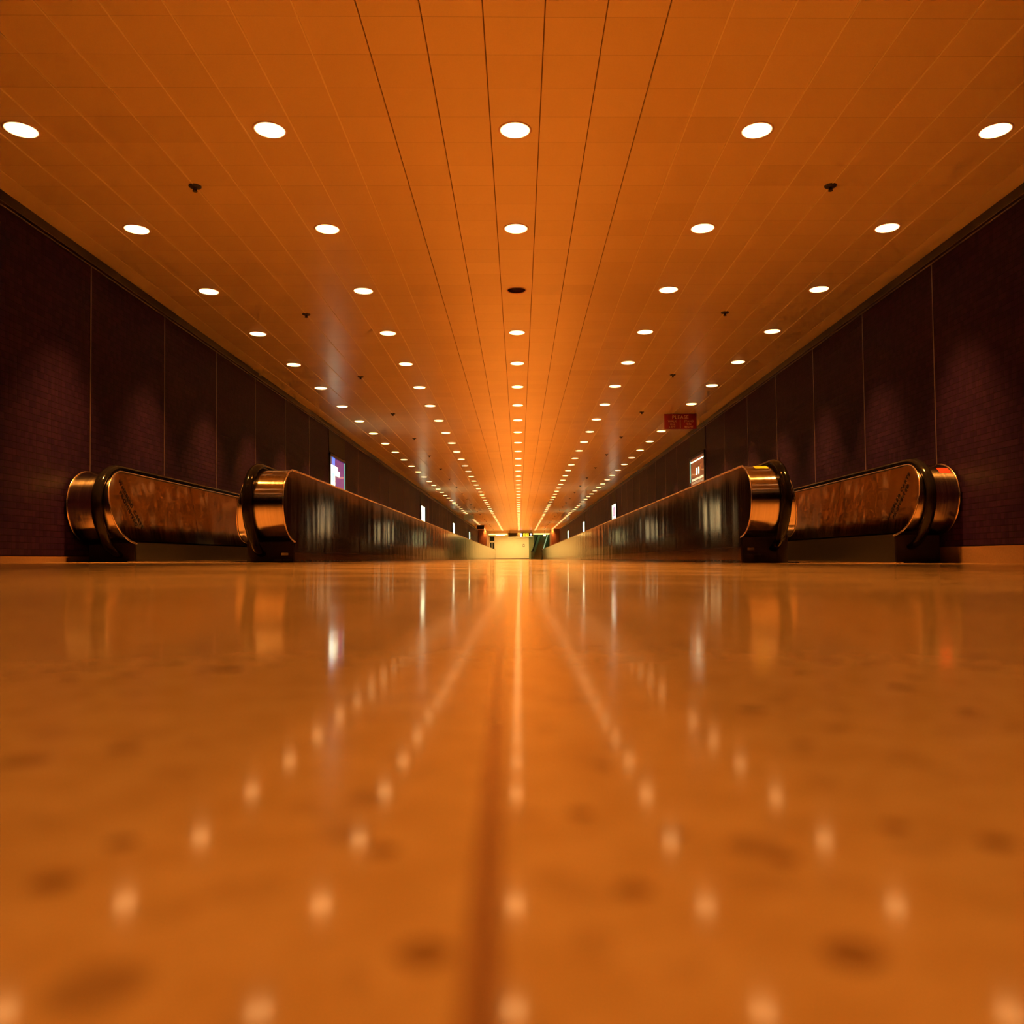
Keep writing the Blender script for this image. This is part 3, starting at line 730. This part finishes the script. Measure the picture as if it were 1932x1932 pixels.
# ---------------------------------------------------------------- far hall fittings
for i, (x0, x1, lab) in enumerate(((-3.35, -1.3, 'yellow strip light under the far bulkhead, left of the black sign'), (1.65, 3.40, 'bright yellow strip light under the far bulkhead, right of the black sign, before the escalator'))):
    r = empty('strip_light', ((x0 + x1) / 2, 90.95, 2.74))
    obj('housing', rel(B1(x0 - 0.03, x1 + 0.03, 90.93, 91.0, 2.86, 2.94), r), M_WHITE, r)
    obj('tube_cover', rel(B1(x0, x1, 90.92, 90.99, 2.745, 2.86, bevel=0.01), r), E_WARM, r)
    tag(r, lab, 'strip light', 'strip lights on the far bulkhead')
for x, nm in ((-2.1, 'left'), (-0.7, 'middle'), (0.6, 'right')):  # glowing panels added to brighten the cream far wall
    r = empty('added_panel_light', (x, 92.6, 2.78))
    obj('housing', rel(B1(x - 0.52, x + 0.52, 91.9, 93.3, 2.755, 2.78), r), M_WHITE, r)
    obj('diffuser', rel(B1(x - 0.5, x + 0.5, 91.95, 93.25, 2.748, 2.754), r), E_HALL, r)
    tag(r, 'added panel light on low hall ceiling brightening the cream wall, %s one of three' % nm, 'ceiling light', 'added panel lights of the far hall')
r = empty('added_panel_light', (3.0, 95.0, 5.0))  # unseen glowing panel added to brighten the escalator
obj('housing', rel(B1(2.2, 3.8, 94.0, 96.0, 4.97, 5.0), r), M_WHITE, r)
obj('diffuser', rel(B1(2.25, 3.75, 94.05, 95.95, 4.96, 4.969), r), emis('well_fill_glow', (0.75, 1.0, 0.45), 9.0), r)
tag(r, 'added greenish panel, out of view above the escalator, brightening it at the far right', 'ceiling light')
r = empty('exit_light', (2.85, 90.7, 2.62))
obj('lamp_box', rel(B1(2.72, 2.98, 90.66, 90.74, 2.56, 2.72, bevel=0.01), r), emis('exit_glow', (1.0, 0.62, 0.25), 3.0), r)
obj('stem', rel(B1(2.835, 2.865, 90.69, 90.71, 2.72, HC), r), M_DARK, r)
tag(r, 'small glowing orange and white lamp box hanging in front of the escalator', 'light')
r = empty('alarm_box', (0.54, 94.99, 1.55))
obj('case', rel(B1(0.44, 0.64, 94.94, 95.0, 1.44, 1.76, bevel=0.01), r), simple('alarm_brown', (0.22, 0.08, 0.05), 0.5, 0, 0.1, 20), r)
obj('cover', rel(B1(0.48, 0.60, 94.93, 94.94, 1.52, 1.68), r), M_WHITE, r)
tag(r, 'small brown and white alarm box on the cream far wall', 'alarm box')
r = empty('dark_block', (-2.74, 90.0, 0.02))  # small dark block of unknown use
bm = bmesh.new(); cyl(bm, (-2.74, 90.0, 0.20), 0.10, 0.36, 20, 0.12); obj('body', rel(bm, r), M_BLACK, r)
bm = bmesh.new(); cyl(bm, (-2.74, 90.0, 0.39), 0.125, 0.025, 20); obj('block_top', rel(bm, r), M_DARK, r)
tag(r, 'small black block standing on the floor at the far end of the left walkway', 'bin')

def escalator():
    r = empty('escalator', (1.93, 90.9, 0))
    A = math.radians(12.0); n = 22; rise, run = 0.20, 0.345
    D = Vector((math.sin(A), math.cos(A), 0)); Sx = Vector((math.cos(A), -math.sin(A), 0)); W = 0.52
    base = Vector((1.95, 90.9, 0)) - Vector(r.location)
    bm = bmesh.new()
    for k in range(n):
        z0, z1 = rise * k, rise * (k + 1)
        c = base + D * (0.7 + run * k)
        pts = []
        for dd, z in ((0, max(0, z0 - 0.3)), (0, z1 - 0.005), (run, z1 - 0.005), (run, max(0, z0 - 0.3))):
            pts.append((c + D * dd, z))
        L_ = [bm.verts.new(p - Sx * W + Vector((0, 0, z))) for p, z in pts]; R_ = [bm.verts.new(p + Sx * W + Vector((0, 0, z))) for p, z in pts]
        bm.faces.new(L_); bm.faces.new(R_[::-1])
        for a in range(4): bm.faces.new((L_[a], R_[a], R_[(a + 1) % 4], L_[(a + 1) % 4]))
    obj('steps', bm, M_STEP, r)
    bm = bmesh.new()
    for k in range(n):
        c = base + D * (0.7 + run * k); z = rise * (k + 1)
        L_ = [bm.verts.new(c - D * 0.006 + Sx * sx * W + Vector((0, 0, zz))) for sx, zz in ((-1, z - 0.03), (1, z - 0.03), (1, z), (-1, z))]
        bm.faces.new(L_)
    obj('step_edges', bm, M_JOINT, r)
    for sx, nm in ((-1, 'left'), (1, 'right')):
        o0 = base + Sx * sx * (W + 0.07)
        bm = bmesh.new()
        zt = lambda dd: 0.85 + max(0, (dd - 0.7)) * rise / run
        zb = lambda dd: max(-0.02, (dd - 0.7) * rise / run - 0.25)
        ds = [0.0, 0.7, 3, 5.5, 0.7 + run * n]
        for off_ in (-0.03, 0.03):
            vs = [[bm.verts.new(o0 + Sx * off_ + D * d_ + Vector((0, 0, zz(d_)))) for zz in (zb, zt)] for d_ in ds]
            for a, b in zip(vs, vs[1:]): bm.faces.new((a[0], b[0], b[1], a[1]))
        obj('balustrade', bm, M_GREEN, r)
        cu = [(o0 + D * d_ + Vector((0, 0, zt(d_) + 0.06))) for d_ in [-0.05] + ds]
        bm = bmesh.new()
        rings = []
        for p in cu:
            rings.append([bm.verts.new(p + Sx * 0.055 * a + Vector((0, 0, 0.055 * b))) for a, b in ((-1, -1), (1, -1), (1, 1), (-1, 1))])
        for a, b in zip(rings, rings[1:]):
            for k in range(4): bm.faces.new((a[k], a[(k + 1) % 4], b[(k + 1) % 4], b[k]))
        bm.faces.new(rings[0]); bm.faces.new(rings[-1])
        obj('handrail', bm, M_RUB, r)
    tag(r, 'dark escalator rising behind the end of the right walkway, beside the cream wall', 'escalator')
escalator()
